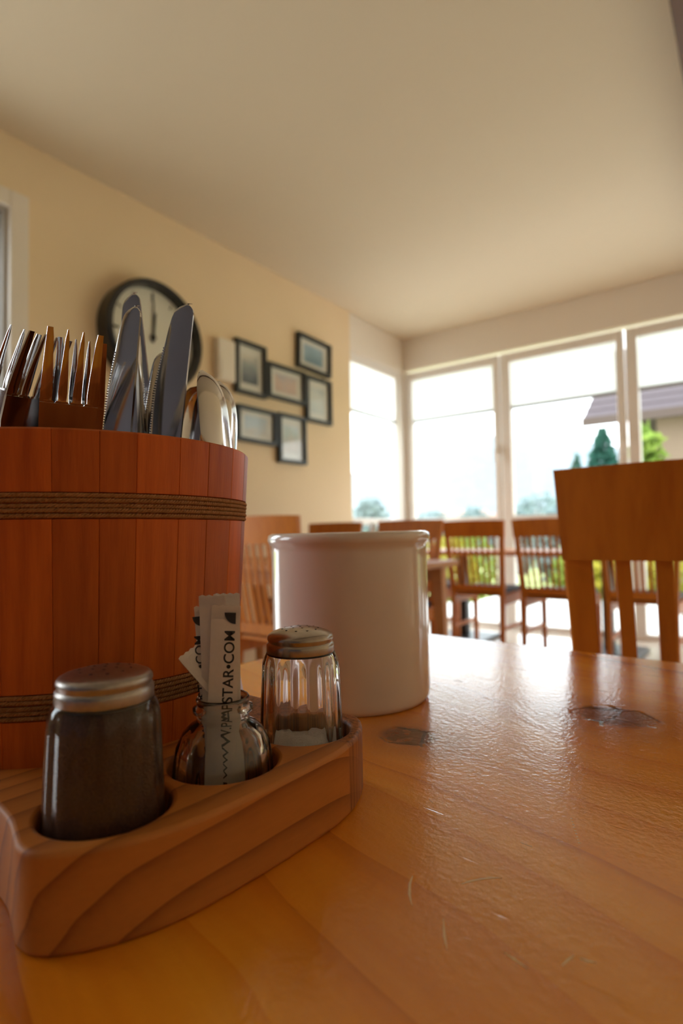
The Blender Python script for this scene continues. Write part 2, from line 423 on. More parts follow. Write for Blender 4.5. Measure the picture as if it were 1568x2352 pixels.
def blind(a0, a1, along, zb, label):
    e = empty('roller_blind', K, RZ); tag(e, label, 'blind', 'white roller blinds in the windows')
    def bx(mb, p0, p1, d0, d1, z0, z1):
        if along == 'a': mb.box(p0, p1, d0, d1, z0, z1)
        else: mb.box(-d1, -d0, p0, p1, z0, z1)
        return mb
    bx(MB(), a0, a1, .036, .0375, zb, 2.43).build('fabric', 'blind_fabric', e)
    bx(MB(), a0, a1, .026, .046, zb-.018, zb+.008).build('bottom_bar', 'blind_bar', e, bevel=.002)
    bx(MB(), a0-.005, a1+.005, .017, .052, 2.42, 2.46).build('cassette', 'window_frame_white', e, bevel=.004)
    return e
blind(-.925, -.145, 'b', 1.985, 'white roller blind in the narrow window left of the room corner')
bl_l = ['white roller blind in the first window right of the room corner', 'white roller blind in the wide middle window above the window chairs',
        'white roller blind at the right edge covering the roof outside', 'fourth white roller blind from the room corner', 'fifth white roller blind from the room corner']
for (a0, a1), lb in zip(SP, bl_l): blind(a0+(.06 if a0 < .1 else .09), a1-.065, 'a', 2.0, lb)

# glazed door in the left wall with wide white casing
dr = empty('door_1', K, RZ); tag(dr, kind='structure')
f = MB(); f.box(0, .03, -3.80, -3.712, 0, 2.565); f.box(0, .03, -5.02, -4.93, 0, 2.565); f.box(0, .03, -4.93, -3.80, 2.48, 2.565)
f.build('casing', 'white_trim', dr, bevel=.006)
f = MB(); f.box(-.20, -.001, -3.82, -3.80, 0, 2.48); f.box(-.20, -.001, -4.93, -4.91, 0, 2.48); f.box(-.20, -.001, -4.91, -3.82, 2.46, 2.48)
f.build('reveal', 'grey_reveal', dr)
f = MB(); f.box(-.14, -.08, -3.92, -3.82, .02, 2.46); f.box(-.14, -.08, -4.91, -4.81, .02, 2.46); f.box(-.14, -.08, -4.81, -3.92, 2.36, 2.46); f.box(-.14, -.08, -4.81, -3.92, .02, .30)
f.build('door_frame', 'grey_reveal', dr, bevel=.004)
MB().box(-.113, -.107, -4.81, -3.92, .30, 2.36).build('pane', 'window_glass', dr)
MB().box(-.078, -.03, -4.79, -4.77, 1.0, 1.16).build('handle', 'steel', dr, bevel=.004)

# light portals in the openings
def portal(c, nrm, sx, sy):
    l = bpy.data.lights.new('daylight_portal', 'AREA'); l.shape = 'RECTANGLE'; l.size = sx; l.size_y = sy; l.cycles.is_portal = True
    o = bpy.data.objects.new('daylight_portal', l); COL.objects.link(o)
    o.location = c; q = Vector(nrm).to_track_quat('-Z', 'Y'); o.rotation_euler = q.to_euler(); return o
portal(room(2.6, .17, 1.29), -U, 5.2, 2.46)
portal(room(-.17, -.48, 1.29), W, .95, 2.46)
portal(room(-.15, -4.37, 1.25), W, 1.0, 2.3)
portal(room(-.15, -6.1, 1.62), W, 1.3, 1.55)

# ------------------------------------------------------------------ wall clock, picture frames, wall box
def wall_empty(name, b, z): return empty(name, room(0, b, z), RZ)      # local x: out of the wall, y: along it (+y away), z up
ck = wall_empty('wall_clock', -3.02, 2.045); tag(ck, 'big round wall clock with black rim and pale face', 'clock')
Rk, Dk = .325, .115
def spin(mb, prof, n=64):              # lathe about local x
    m = MB().lathe(prof, n); mb.add([(z, x, y) for x, y, z in m.v], m.f); return mb
spin(MB(), [(Rk-.03, .002), (Rk, .002), (Rk, Dk-.015), (Rk-.012, Dk), (Rk-.034, Dk-.004), (Rk-.04, Dk-.03), (Rk-.04, .03)], 72).build('rim', 'clock_black', ck, smooth=35)
spin(MB(), [(0, .04), (Rk-.038, .04), (Rk-.038, .048), (0, .048)], 72).build('face', 'clock_face', ck)
for i in range(12):
    a = i*PI/6; m = MB(); ln = .05 if i % 3 == 0 else .03
    d = Vector((0, math.sin(a), math.cos(a)))
    m.beam(Vector((.0495, 0, 0))+d*(Rk-.06-ln), Vector((.0495, 0, 0))+d*(Rk-.06), .003, .012 if i % 3 == 0 else .007)
    m.build('hour_mark', 'clock_black', ck)
for nm, a, ln, wd_ in (('hour_hand', .12, .15, .02), ('minute_hand', .02, .215, .013)):
    d = Vector((0, math.sin(a), math.cos(a)))
    MB().beam(Vector((.054, 0, 0))-d*.03, Vector((.054, 0, 0))+d*ln, .003, wd_, .003, wd_*.5).build(nm, 'clock_black', ck)
spin(MB(), [(0, .048), (.018, .048), (.018, .060), (0, .060)], 20).build('hub', 'clock_black', ck)

bxm = wall_empty('wall_box', -2.445, 2.05); tag(bxm, 'small cream box mounted on the wall between clock and pictures', 'wall box')
MB().box(.001, .055, -.075, .075, -.14, .14).build('housing', 'cream_plastic', bxm, bevel=.008)
MB().box(.055, .060, -.055, .055, -.12, .02).build('cover', 'cream_plastic', bxm, bevel=.002)

ART = [art('print_town', [(.1, (.10, .12, .16)), (.35, (.30, .33, .36)), (.6, (.75, .68, .60)), (.9, (.85, .78, .68))], 9, 1.1),
       art('print_red_street', [(.1, (.62, .42, .38)), (.4, (.75, .55, .48)), (.6, (.45, .50, .62)), (.9, (.70, .70, .72))], 8, 2.7),
       art('print_blue_lake', [(.1, (.14, .24, .32)), (.4, (.30, .42, .52)), (.7, (.45, .58, .70)), (.95, (.62, .70, .78))], 7, 4.2),
       art('print_grey_spire', [(.1, (.60, .62, .62)), (.4, (.74, .74, .72)), (.55, (.55, .58, .60)), (.9, (.80, .80, .80))], 7, 5.9),
       art('print_blue_hills', [(.1, (.72, .62, .55)), (.35, (.60, .66, .72)), (.6, (.52, .60, .70)), (.9, (.70, .76, .82))], 6, 7.3),
       art('print_green_tower', [(.1, (.75, .60, .50)), (.4, (.55, .60, .55)), (.6, (.70, .74, .76)), (.9, (.78, .80, .84))], 6, 9.1)]
PF = [(-2.198, 2.047, .295, .375, 0, 'black framed upright print of a dark town, upper left of the group', 0),
      (-1.821, 2.015, .420, .262, .01, 'black framed reddish street print in the middle of the group', 1),
      (-1.485, 2.318, .420, .275, -.03, 'black framed blue lake print hanging highest of the group', 2),
      (-1.438, 1.958, .325, .368, .01, 'black framed pale upright print at the right of the group', 3),
      (-2.143, 1.653, .390, .252, 0, 'black framed pale blue landscape print, lower left of the group', 4),
      (-1.767, 1.602, .312, .372, .01, 'black framed upright pale green print hanging lowest of the group', 5)]
for b, z, w, h, tilt, lb, k in PF:
    e = wall_empty('picture_frame', b, z); tag(e, lb, 'picture', 'framed prints on the left wall')
    e.rotation_euler = (tilt, 0, RZ)
    fw = .026; m = MB(); D = .042
    m.box(.002, D, -w/2, -w/2+fw, -h/2, h/2); m.box(.002, D, w/2-fw, w/2, -h/2, h/2)
    m.box(.002, D, -w/2+fw, w/2-fw, -h/2, -h/2+fw); m.box(.002, D, -w/2+fw, w/2-fw, h/2-fw, h/2)
    m.build('frame', 'frame_black', e)
    MB().box(.003, .014, -w/2+fw, w/2-fw, -h/2+fw, h/2-fw).build('mat', 'mat_board', e)
    pw, ph = (w-2*fw)*.66, (h-2*fw)*.64
    MB().box(.0142, .0152, -pw/2, pw/2, -ph/2, ph/2).build('print', ART[k].name, e)
    MB().box(.022, .0235, -w/2+fw, w/2-fw, -h/2+fw, h/2-fw).build('pane', 'window_glass', e)

# ------------------------------------------------------------------ near table
tb = empty('dining_table', C0 - Vector((0, 0, TT)), TRZ)
tag(tb, 'lacquered orange pine dining table with dark knots in the foreground', 'table')
X0, X1, Y0, Y1 = -.128, 1.00, -.62, .462
MB().box(X0, X1, Y0, Y1, -.032, 0).build('tabletop', 'lacquered_pine', tb, bevel=.004, loc=(0, 0, TT), seg=3)
m = MB(); m.box(X0+.08, X1-.08, Y0+.06, Y0+.082, TT-.13, TT-.032); m.build('apron', 'chair_wood', tb)
m = MB(); m.box(X0+.08, X1-.08, Y1-.082, Y1-.06, TT-.13, TT-.032); m.build('apron', 'chair_wood', tb)
for x in (X0+.06, X1-.06):
    for y in (Y0+.06, Y1-.06):
        MB().beam((x, y, 0), (x, y, TT-.032), .05, .05, .065, .065).build('leg', 'chair_wood', tb, bevel=.004)
def tlocal(px, py):
    d = ray(px, py); s = (TT-CAMZ)/d.z; p = Vector((0, 0, CAMZ))+d*s - C0
    return p.dot(n_), p.dot(t_)
SC = [[(1058, 2031), (1080, 2024), (1105, 2019), (1130, 2016), (1152, 2017)], [(947, 2012), (941, 2030), (940, 2055), (946, 2080)],
      [(1158, 2188), (1180, 2203), (1212, 2225)], [(1290, 2218), (1305, 2204), (1318, 2195)], [(1330, 2200), (1348, 2207), (1368, 2212)],
      [(985, 1836), (993, 1844)], [(1195, 1935), (1221, 1945)], [(1018, 2110), (1020, 2150), (1026, 2180)]]
for pl in SC:
    pts = [Vector(tlocal(*p)) for p in pl]; n = len(pts); top = []; bot = []
    for q, p in enumerate(pts):
        d = (pts[min(q+1, n-1)]-pts[max(q-1, 0)]).normalized(); w = .00045 if 0 < q < n-1 else .00012
        top.append((p.x-d.y*w, p.y+d.x*w)); bot.append((p.x+d.y*w, p.y-d.x*w))
    m = MB()
    for q in range(n-1): m.prism([bot[q], bot[q+1], top[q+1], top[q]], TT-.0002, TT+.00006)
    m.build('scratch', 'scratch_light', tb)
for i in range(9):
    p = Vector((*tlocal(1312+i*2.2, 1880+i*7), TT-.0001))
    MB().lathe([(0, .0003), (.0005, .0001), (.0007, -.0002)], 8).build('dent', 'scratch_light', tb, loc=p)

# ------------------------------------------------------------------ wooden board that carries bucket and shakers
BH = .031
half = [(.1505, 0), (.150, .02), (.149, .036), (.146, .050), (.1415, .061), (.135, .0715), (.127, .0790), (.119, .0805), (.110, .0785), (.098, .0755), (.08, .074), (.05, .0735),
        (0, .0735), (-.045, .0735), (-.068, .069), (-.085, .056), (-.096, .03), (-.099, 0)]
outl = half[:-1] + [half[-1]] + [(x, -y) for x, y in half[-2:0:-1]]
def catmull(pl, k=5):
    r = []; n = len(pl)
    for i in range(n):
        p0, p1, p2, p3 = (Vector(pl[(i+j) % n]) for j in (-1, 0, 1, 2))
        for s in range(k):
            u = s/k; r.append(tuple(.5*((2*p1)+(p2-p0)*u+(2*p0-5*p1+4*p2-p3)*u*u+(-p0+3*p1-3*p2+p3)*u**3)))
    return r
outl = catmull(outl, 4)
HOLES = [(.1155, -.0500, .0222), (.1160, .0010, .0228), (.1155, .0500, .0226)]
bd = MB().prism(outl, 0, BH).build('condiment_board', 'board_wood', loc=tab(0, 0, 0), rz=TRZ)
cut = MB()
for hx, hy, hr in HOLES: cut.lathe([(0, .006), (hr, .006), (hr, .06), (0, .06)], 64, ctr=(hx, hy))
co = cut.build('cutter', 'board_wood', loc=tab(0, 0, 0), rz=TRZ)
bo = bd.modifiers.new('holes', 'BOOLEAN'); bo.object = co; bo.operation = 'DIFFERENCE'; bo.solver = 'EXACT'
bpy.context.view_layer.update()
me = bpy.data.meshes.new_from_object(bd.evaluated_get(bpy.context.evaluated_depsgraph_get()))
bd.modifiers.clear(); bd.data = me; bpy.data.objects.remove(co)
bv = bd.modifiers.new('bevel', 'BEVEL'); bv.width = .0028; bv.segments = 3; bv.limit_method = 'ANGLE'; bv.angle_limit = math.radians(50)
me.polygons.foreach_set('use_smooth', [True]*len(me.polygons)); me.set_sharp_from_angle(angle=math.radians(50))
tag(bd, 'thick wooden condiment board with three round recesses in front of the bucket', 'board')

# ------------------------------------------------------------------ cutlery bucket
bk = empty('cutlery_bucket', tab(0, 0, BH), TRZ); tag(bk, 'red-brown wooden stave bucket bound with two rope bands, full of cutlery', 'bucket')
BHt = .1395
rbase, rtop = .0800, .0882
def rout(z): return rbase + (rtop-rbase)*z/BHt
bands = [(.0192, .0298), (.1022, .1128)]
zs = [0, bands[0][0]-.0004, bands[0][0], bands[0][1], bands[0][1]+.0004, .06, .085, bands[1][0]-.0004, bands[1][0], bands[1][1], bands[1][1]+.0004, BHt-.0008, BHt]
rnd = random.Random(3)
cuts = []; a = 0
while a < 2*PI-.12:
    cuts.append(a); a += rnd.uniform(.17, .30)
cuts.append(2*PI)
for a0, a1 in zip(cuts, cuts[1:]):
    m = MB(); cols = [a0+.0004, a0+.004] + [a0+(a1-a0)*k/5 for k in (1, 2, 3, 4)] + [a1-.004, a1-.0004]
    vs = []; nc = len(cols)
    for z in zs:
        inb = any(b0 <= z <= b1 for b0, b1 in bands)
        for k, an in enumerate(cols):
            r = rout(z) - (.0012 if inb else 0) - (.00028 if k in (0, nc-1) else 0) - (.0008 if z == BHt else 0)
            vs.append((r*math.cos(an), r*math.sin(an), z))
    base = len(vs)
    for z in (0, BHt):
        for an in cols: r = rout(z)-.008; vs.append((r*math.cos(an), r*math.sin(an), z))
    fs = []
    for i in range(len(zs)-1):
        for k in range(nc-1): fs.append((i*nc+k, i*nc+k+1, (i+1)*nc+k+1, (i+1)*nc+k))
    tr_ = (len(zs)-1)*nc; ib, it = base, base+nc
    for k in range(nc-1):
        fs += [(tr_+k, tr_+k+1, it+k+1, it+k), (it+k, it+k+1, ib+k+1, ib+k), (ib+k, ib+k+1, k+1, k)]
    fs.append(tuple(i*nc for i in range(len(zs)))+(it, ib)); fs.append((tuple(i*nc+nc-1 for i in range(len(zs)))+(it+nc-1, ib+nc-1))[::-1])
    m.add(vs, fs); m.build('stave', 'stave_wood', bk, smooth=30)
MB().lathe([(0, .004), (rbase-.0085, .004), (rbase-.0078, .010), (0, .010)], 48).build('bucket_floor', 'stave_wood', bk)
# twisted rope windings
def rope_ring(R, r=.00104, turns=120, seg=7, sides=5):
    m = MB(); N = turns*seg
    for s in range(3):
        pts = []
        for i in range(N):
            th = 2*PI*i/N; ph = turns*th + s*2*PI/3
            rr = R + .52*r*math.cos(ph); pts.append(Vector((rr*math.cos(th), rr*math.sin(th), .52*r*math.sin(ph))))
        m.tube(pts, .56*r, sides, closed=True)
    return m.mesh('rope_winding', 'rope_fibre', True)
for b0, b1 in bands:
    zc = (b0+b1)/2; me = rope_ring(rout(zc)-.0004)
    for k in range(5):
        z = b0 + (b1-b0)*(k+.5)/5; s = (rout(z)-.0004+rnd.uniform(-.0002, .0002))/(rout(zc)-.0004)
        inst('rope_winding', me, bk, (0, 0, z), (rnd.uniform(-.0016, .0016), rnd.uniform(-.0016, .0016), rnd.uniform(0, 6)), (s, s, 1))

# ------------------------------------------------------------------ glass shakers
NF = 15
def flute(amp):
    def f(a, r, z):
        return r*(1 + amp*(abs(math.cos(NF*a/2))**1.5 - .55)) if .004 < z < .0595 else r
    return f
def shaker_body(par, tall=True):
    out = [(0, 0), (.0165, 0), (.0188, .0012), (.0196, .004), (.0199, .006), (.0200, .015), (.0197, .028), (.0192, .042), (.0187, .053), (.0184, .057), (.0176, .0605), (.0160, .0630), (.0150, .0640), (.0150, .0685)]
    inn = [(.0135, .0685), (.0135, .0630), (.0145, .0605), (.0160, .056), (.0166, .042), (.0172, .020), (.0170, .011), (.0150, .0075), (0, .0065)]
    m = MB(); prof = out+inn; n = NF*8
    fl = flute(.042)
    m.lathe(prof, n, rmod=lambda a, r, z: fl(a, r, z) if (r, z) in out else r)
    return m.build('jar', 'jar_glass', par, smooth=True)
def shaker_cap(par, mat, dome, holes=True):
    m = MB()
    m.lathe([(0, .0718+dome), (.006, .0716+dome*.95), (.011, .0708+dome*.75), (.0140, .0706+dome*.35), (.0154, .0704), (.0160, .0694), (.0161, .0684), (.0156, .0672), (.0156, .0668), (.0164, .0660), (.0165, .0650), (.0165, .0618), (.0163, .0612),
             (.0153, .0612), (.0153, .0690), (0, .0700)], 72)
    c = m.build('cap', mat, par, smooth=40)
    if holes:
        for r, k in ((.0, 1), (.0045, 6), (.0085, 10)):
            for i in range(k):
                a = 2*PI*i/k + r*100
                z = {0.0: .0718+dome, .0045: .07165+dome*.9625, .0085: .0712+dome*.85}[r] + .0001
                MB().lathe([(0, .00006), (.00062, .00005), (.00066, -.0004)], 10).build('hole_disc', 'hole_shade', c, loc=(r*math.cos(a), r*math.sin(a), z-.00012))  # dark disc stands in for the shade inside a hole
    return c
# salt
e = empty('salt_shaker', tab(.1150, .0492, .0062), TRZ); tag(e, 'clear fluted glass salt shaker with a little salt, right recess', 'shaker', 'glass shakers on the board')
shaker_body(e); shaker_cap(e, 'cap_steel', .0022)
rs = random.Random(5)
prof = [(0, .0062), (.0152, .0074), (.01725, .0110), (.0174, .0190)]
m = MB(); m.lathe(prof + [(.0150, .0196), (.011, .0184), (.006, .0190), (0, .0186)], 40)
m.v = [(x, y, z + (.0011*math.sin(260*x+1)+.0009*math.cos(310*y) if z > .0150 else 0)) for x, y, z in m.v]
m.build('salt', 'salt_grains', e, smooth=True)
# pepper
e = empty('pepper_shaker', tab(.1150, -.0502, .0062), TRZ); tag(e, 'fluted glass pepper shaker filled with dark ground pepper, nearest recess', 'shaker', 'glass shakers on the board')
shaker_body(e); shaker_cap(e, 'pepper_cap_steel', .0014)
MB().lathe([(0, .0068), (.0152, .0074), (.01725, .0110), (.01745, .0125), (.01745, .020), (.01685, .042), (.01625, .056), (.0147, .0603), (0, .0608)], NF*8, rmod=lambda a, r, z: r*(1+.03*(abs(math.cos(NF*a/2))**1.5-.4)) if .012 < z < .058 else r).build('pepper', 'pepper_grounds', e, smooth=True)
# toothpick jar
e = empty('toothpick_jar', tab(.1160, .0010, .0062), TRZ); tag(e, 'short fluted glass jar without lid holding paper packets, middle recess', 'jar')
o_ = [(0, 0), (.0165, 0), (.0192, .0012), (.0202, .004), (.0206, .008), (.0206, .018), (.0200, .026), (.0188, .0325), (.0165, .0375), (.0135, .0402), (.0112, .0415), (.0106, .0430), (.0110, .0445), (.0124, .0455), (.0124, .0472), (.0108, .0480), (.0108, .0495), (.0112, .0505), (.0106, .0515)]
i_ = [(.0094, .0510), (.0092, .0480), (.0090, .0430), (.0105, .0395), (.0150, .0350), (.0172, .028), (.0180, .018), (.0178, .010), (.0160, .0065), (0, .0055)]
m = MB(); m.lathe(o_+i_, NF*8, rmod=lambda a, r, z: r*(1+.05*(abs(math.cos(NF*a/2))**1.5-.55)) if (r, z) in o_ and .003 < z < .034 else r)
m.build('jar', 'jar_glass', e, smooth=True)

# paper packets standing in the jar
def packet(name, label, bottom, top, yaw, w, text=None, bend=0.0, roll=0.0):
    bottom, top = Vector(bottom), Vector(top); L = (top-bottom).length; zax = (top-bottom).normalized()
    xax = Vector((math.cos(yaw), math.sin(yaw), 0)); xax = (xax - zax*xax.dot(zax)).normalized(); yax = zax.cross(xax)
    e = empty(name, bottom); R = Matrix((xax, yax, zax)).transposed()
    e.rotation_euler = R.to_euler(); tag(e, label, 'packet', 'paper packets in the jar')
    g = []; rows = 30
    for i in range(rows+1):
        z = L*i/rows; row = []
        for j in range(9):
            u = -1+2*j/8; zz = z
            if i in (0, rows): zz += .00025*(1 if j % 2 else -1)
            x = u*w/2
            y = bend*(z/L)**3 + (.0006*math.sin(z*900) if (i > rows-4) else 0)*.4
            row.append((x, y, zz))
        g.append(row)
    MB().sheet(g, lambda i, j: .00025+.0009*(1-(abs(j-4)/4)**2)*(1 if 3 < i < rows-3 else .15)).build('wrapper', 'packet_paper', e, smooth=35)
    m = MB()
    for i in range(12):        # crimp lines of the seals
        z = L-.0006-i*.00045
        m.box(-w/2+.0004, w/2-.0004, bend*(z/L)**3-.00035, bend*(z/L)**3-.0001, z, z+.00018)
    m.build('seal_crimp', 'packet_paper', e)
    if text:
        for body, size, x, z0 in text:
            cu = bpy.data.curves.new('print_text', 'FONT'); cu.body = body; cu.size = size; cu.extrude = .00004; cu.offset = size*.012
            cu.materials.append(M['packet_ink']); tmp = bpy.data.objects.new('tmp', cu); COL.objects.link(tmp); bpy.context.view_layer.update()
            tm = bpy.data.meshes.new_from_object(tmp.evaluated_get(bpy.context.evaluated_depsgraph_get())); bpy.data.objects.remove(tmp)
            o = bpy.data.objects.new('print_text', tm); COL.objects.link(o); o.parent = e
            o.matrix_local = Matrix(((0, -1, 0, x), (0, 0, -1, -.00064), (1, 0, 0, z0), (0, 0, 0, 1)))
    return e
def leafmark(par, R, z0, w, h):
    poly = [(R, z0), (R, z0+h)] + [(R-w*math.cos(a*PI/16), z0+h-h*math.sin(a*PI/16)) for a in range(0, 8)]
    m = MB(); n = len(poly)
    m.add([(a, -.00066, b) for a, b in poly]+[(a, -.0006, b) for a, b in poly], [tuple(range(n)), tuple(range(n, 2*n))[::-1]]+[(i, (i+1) % n, n+(i+1) % n, n+i) for i in range(n)])
    m.build('leaf_mark', 'packet_ink', par)
cj = tab(.1160, .0010, 0)
JX = Vector((1, 0, 0)); 
p = packet('toothpick_packet', 'front paper packet printed with a web address in the toothpick jar', cj+Vector((-.0010, -.0058, .0135)), cj+Vector((.0028, -.0056, .0962)), .08, .0118,
           text=[('WWW.PAPSTAR\u2022COM', .0060, .0040, .0125)])
leafmark(p, .0042, .0066, .0046, .0045); leafmark(p, .0042, .0752, .0046, .0046)
packet('toothpick_packet', 'blank paper packet with folded top in the middle of the jar', cj+Vector((-.0016, -.0032, .0135)), cj+Vector((-.0028, -.0034, .1003)), -.12, .0116, bend=-.002)
p = packet('toothpick_packet', 'paper packet at the left of the jar with half hidden print', cj+Vector((-.0024, -.0006, .0135)), cj+Vector((-.0076, -.0008, .0955)), .12, .0082,
           text=[('WWW.PAPSTAR\u2022COM', .0052, -.0012, .0180)])
leafmark(p, -.0014, .0740, .0036, .0040)
packet('toothpick_packet', 'rearmost paper packet standing tallest in the toothpick jar', cj+Vector((.0012, .0030, .0135)), cj+Vector((.0010, .0042, .1000)), .1, .0112)
packet('toothpick_packet', 'small paper packet sticking out sideways as a diamond in the jar', cj+Vector((-.0015, -.0010, .0620)), cj+Vector((-.0150, .0012, .0762)), .72, .0118)

# ------------------------------------------------------------------ crock
cw = Vector((.0062, .4500, TT))
e = MB(); Rc = .0606
e.lathe([(0, .0015), (.0555, .0015), (.0562, 0), (.0585, .0004), (Rc-.0006, .0035), (Rc, .008), (Rc, .060), (Rc+.0002, .112), (Rc+.0004, .1165), (Rc+.0022, .1185), (Rc+.0030, .1215), (Rc+.0022, .1248), (Rc-.0006, .1262), (Rc-.0036, .1254), (Rc-.0046, .123),
         (Rc-.005, .10), (Rc-.005, .012), (Rc-.009, .006), (0, .0055)], 96)
o = e.build('crock', 'crock_glaze', loc=cw, smooth=True); o.rotation_euler = (0, -.008, 0)
tag(o, 'plain white glazed ceramic crock standing on the table behind the shakers', 'crock')

# ------------------------------------------------------------------ cutlery
def fork_mesh():
    m = MB(); L = .192
    def cy(z): return -3.0*max(0, z-.118)**2
    rows = [(0, .0052), (.003, .0064), (.02, .0066), (.06, .0052), (.10, .0036), (.115, .0034), (.124, .0046), (.131, .0085), (.138, .0112), (.146, .0121), (.159, .0124)]
    g = [[(u*w, cy(z), z) for u in (-1, -.6, -.2, .2, .6, 1)] for z, w in rows]
    m.sheet(g, lambda i, j: .0026 if i < 6 else .0017)
    Wt = .0248; pitch = Wt/4; gap = .0027
    for k in range(4):
        xc = -Wt/2+pitch*(k+.5); ww = (pitch-gap)/2 + (0)
        rr = []
        for s in range(5):
            a = s/4*PI/2; z = .1585+gap/2*math.sin(a)*1.3; rr.append((z, pitch/2 - gap/2*(1-math.cos(a))))
        rr += [(.164, ww+.0002), (.172, ww-.0001), (.180, ww-.0006), (.188, ww-.0010), (.191, ww-.0014), (L, .0003)]
        # outer tines keep their outer edge straight
        g = []
        for z, w in rr:
            l, r = xc-w, xc+w
            if k == 0: l = -Wt/2 + max(0, (z-.165))*.04
            if k == 3: r = Wt/2 - max(0, (z-.165))*.04
            g.append([(l+(r-l)*q, cy(z), z) for q in (0, .5, 1)])
        m.sheet(g, lambda i, j: (.0017 if i < 8 else .0012) if j == 1 else .0011)
    return m.mesh('fork', 'steel', 40)
def knife_mesh():
    m = MB(); L = .212
    rows = [(0, -.0055, .0055, .004), (.003, -.0068, .0068, .0055), (.03, -.0072, .0072, .0058), (.07, -.0062, .0062, .0052), (.098, -.0052, .0052, .0046), (.104, -.0070, .0054, .0030), (.110, -.0088, .0080, .0020)]
    for d, w in [(.095, .0188), (.080, .0192), (.060, .0192), (.045, .0186), (.034, .0172), (.026, .0158), (.019, .0147), (.013, .0137), (.008, .0126), (.0050, .0115), (.0032, .0102), (.0019, .0086), (.0009, .0062), (.0002, .0034), (0, .0012)]:
        top = max(0, 1-d/.005)**2*.0042
        rows.append((L-d, .0095-w+(0 if d > .005 else -top*.0), .0095-top, .0018 if d > .02 else .0014))
    g = [[(l+(r-l)*q, 0, z) for q in (0, .14, .5, .85, 1)] for z, l, r, th in rows]
    def th(i, j):
        t = rows[i][3]; return t if i < 5 else t*(.15, .8, 1, 1, .8)[j]
    m.sheet(g, th)
    for k in range(46):       # serration
        z = .124+k*.0014
        dd = L-z; xl = .0095-(.0192 if dd > .05 else .0147+(dd-.019)*.00145/.01); m.box(xl-.0004, xl+.001, -.0004, .0004, z, z+.0007)
    return m.mesh('table_knife', 'steel', 35)
def spoon_mesh():
    m = MB(); L = .190
    rows = [(0, .0052), (.003, .0066), (.02, .0068), (.06, .0052), (.10, .0036), (.118, .0034), (.126, .0045)]
    g = [[(u*w, -.003*math.sin(min(1, z/.126)*PI), z) for u in (-1, -.5, 0, .5, 1)] for z, w in rows]
    m.sheet(g, .0024)
    g = []; z0, z1 = .124, L
    N = 22
    for i in range(N+1):
        u = i/N; z = z0+(z1-z0)*u
        w = .0182*math.sqrt(max(0, 1-(2*u-1)**2))*(1+.12*(u-.5)*-1) + (.0035*(1-u)**6) + .0004
        row = []
        for j in range(13):
            q = -1+2*j/12; x = w*q
            dp = .0105*max(0, (1-q*q))*(1-(2*u-1)**4)**.8
            row.append((x, dp, z))
        g.append(row)
    m.sheet(g, .0013)
    return m.mesh('spoon', 'steel', 60)
FM, KM, SM = fork_mesh(), knife_mesh(), spoon_mesh()
def utensil(name, me, L, tip, low, yaw, label, cat, group, ox=0.0):
    """tip/low: world points; the piece leans along low->tip, its tip at tip, broad face turned by yaw"""
    z = (Vector(tip)-Vector(low)).normalized(); x = Vector((math.cos(yaw), math.sin(yaw), 0)); x = (x - z*x.dot(z)).normalized(); y = z.cross(x)
    o = bpy.data.objects.new(name, me); COL.objects.link(o)
    o.matrix_world = Matrix.Translation(Vector(tip)-z*L-x*ox) @ Matrix((x, y, z)).transposed().to_4x4()
    tag(o, label, cat, group); return o
def low(x, y, z=.02): return tab(x, y, BH+z)
z1 = lambda a, b: (a/2.6133, 640+b/2.6133)
D = math.radians
utensil('fork', FM, .192, at(*z1(430, 325), .262), at(*z1(355, 1700), .285), D(32), 'nearest steel fork with four tines facing the viewer', 'fork', 'forks in the bucket')
utensil('fork', FM, .192, at(*z1(478, 395), .298), at(*z1(440, 1700), .315), D(30), 'steel fork standing directly behind the nearest fork', 'fork', 'forks in the bucket')
utensil('fork', FM, .192, at(*z1(190, 325), .288), at(*z1(20, 1700), .31), D(62), 'steel fork turned almost edge-on at the left of the bucket', 'fork', 'forks in the bucket')
utensil('fork', FM, .192, at(*z1(70, 300), .300), at(*z1(-260, 1700), .31), D(40), 'leftmost steel fork, cut by the edge of the picture', 'fork', 'forks in the bucket')
utensil('table_knife', KM, .212, at(*z1(788, 90), .348), at(*z1(985, 1900), .345), D(-12), 'tallest steel knife standing behind the others', 'knife', 'knives in the bucket', .004)
utensil('table_knife', KM, .212, at(*z1(800, 165), .300), at(*z1(660, 1900), .305), D(-22), 'steel knife leaning right in front of the tallest knife', 'knife', 'knives in the bucket', .004)
utensil('table_knife', KM, .212, at(*z1(838, 330), .324), at(*z1(880, 1900), .324), D(-82), 'steel knife seen edge-on between the flat knives', 'knife', 'knives in the bucket', .0)
utensil('table_knife', KM, .212, at(*z1(1112, 150), .305), at(*z1(950, 1750), .318), D(-12), 'broad steel knife standing alone beside the spoons', 'knife', 'knives in the bucket', .004)
utensil('table_knife', KM, .212, at(*z1(985, 430), .330), at(*z1(930, 1750), .335), D(-12), 'dark steel knife half hidden behind the broad right-hand knife', 'knife', 'knives in the bucket', .004)
utensil('spoon', SM, .190, at(*z1(1206, 548), .285), at(*z1(1345, 1700), .312), D(-89), 'bright steel spoon turned edge-on, nearest of the spoons', 'spoon', 'spoons in the bucket')
utensil('spoon', SM, .190, at(*z1(1312, 615), .320), at(*z1(1250, 1700), .330), D(-112), 'dark reflecting steel spoon at the right edge of the bucket', 'spoon', 'spoons in the bucket')
utensil('spoon', SM, .190, at(*z1(1212, 640), .345), at(*z1(1080, 1700), .355), D(42), 'steel spoon behind the bright edge-on spoon', 'spoon', 'spoons in the bucket')

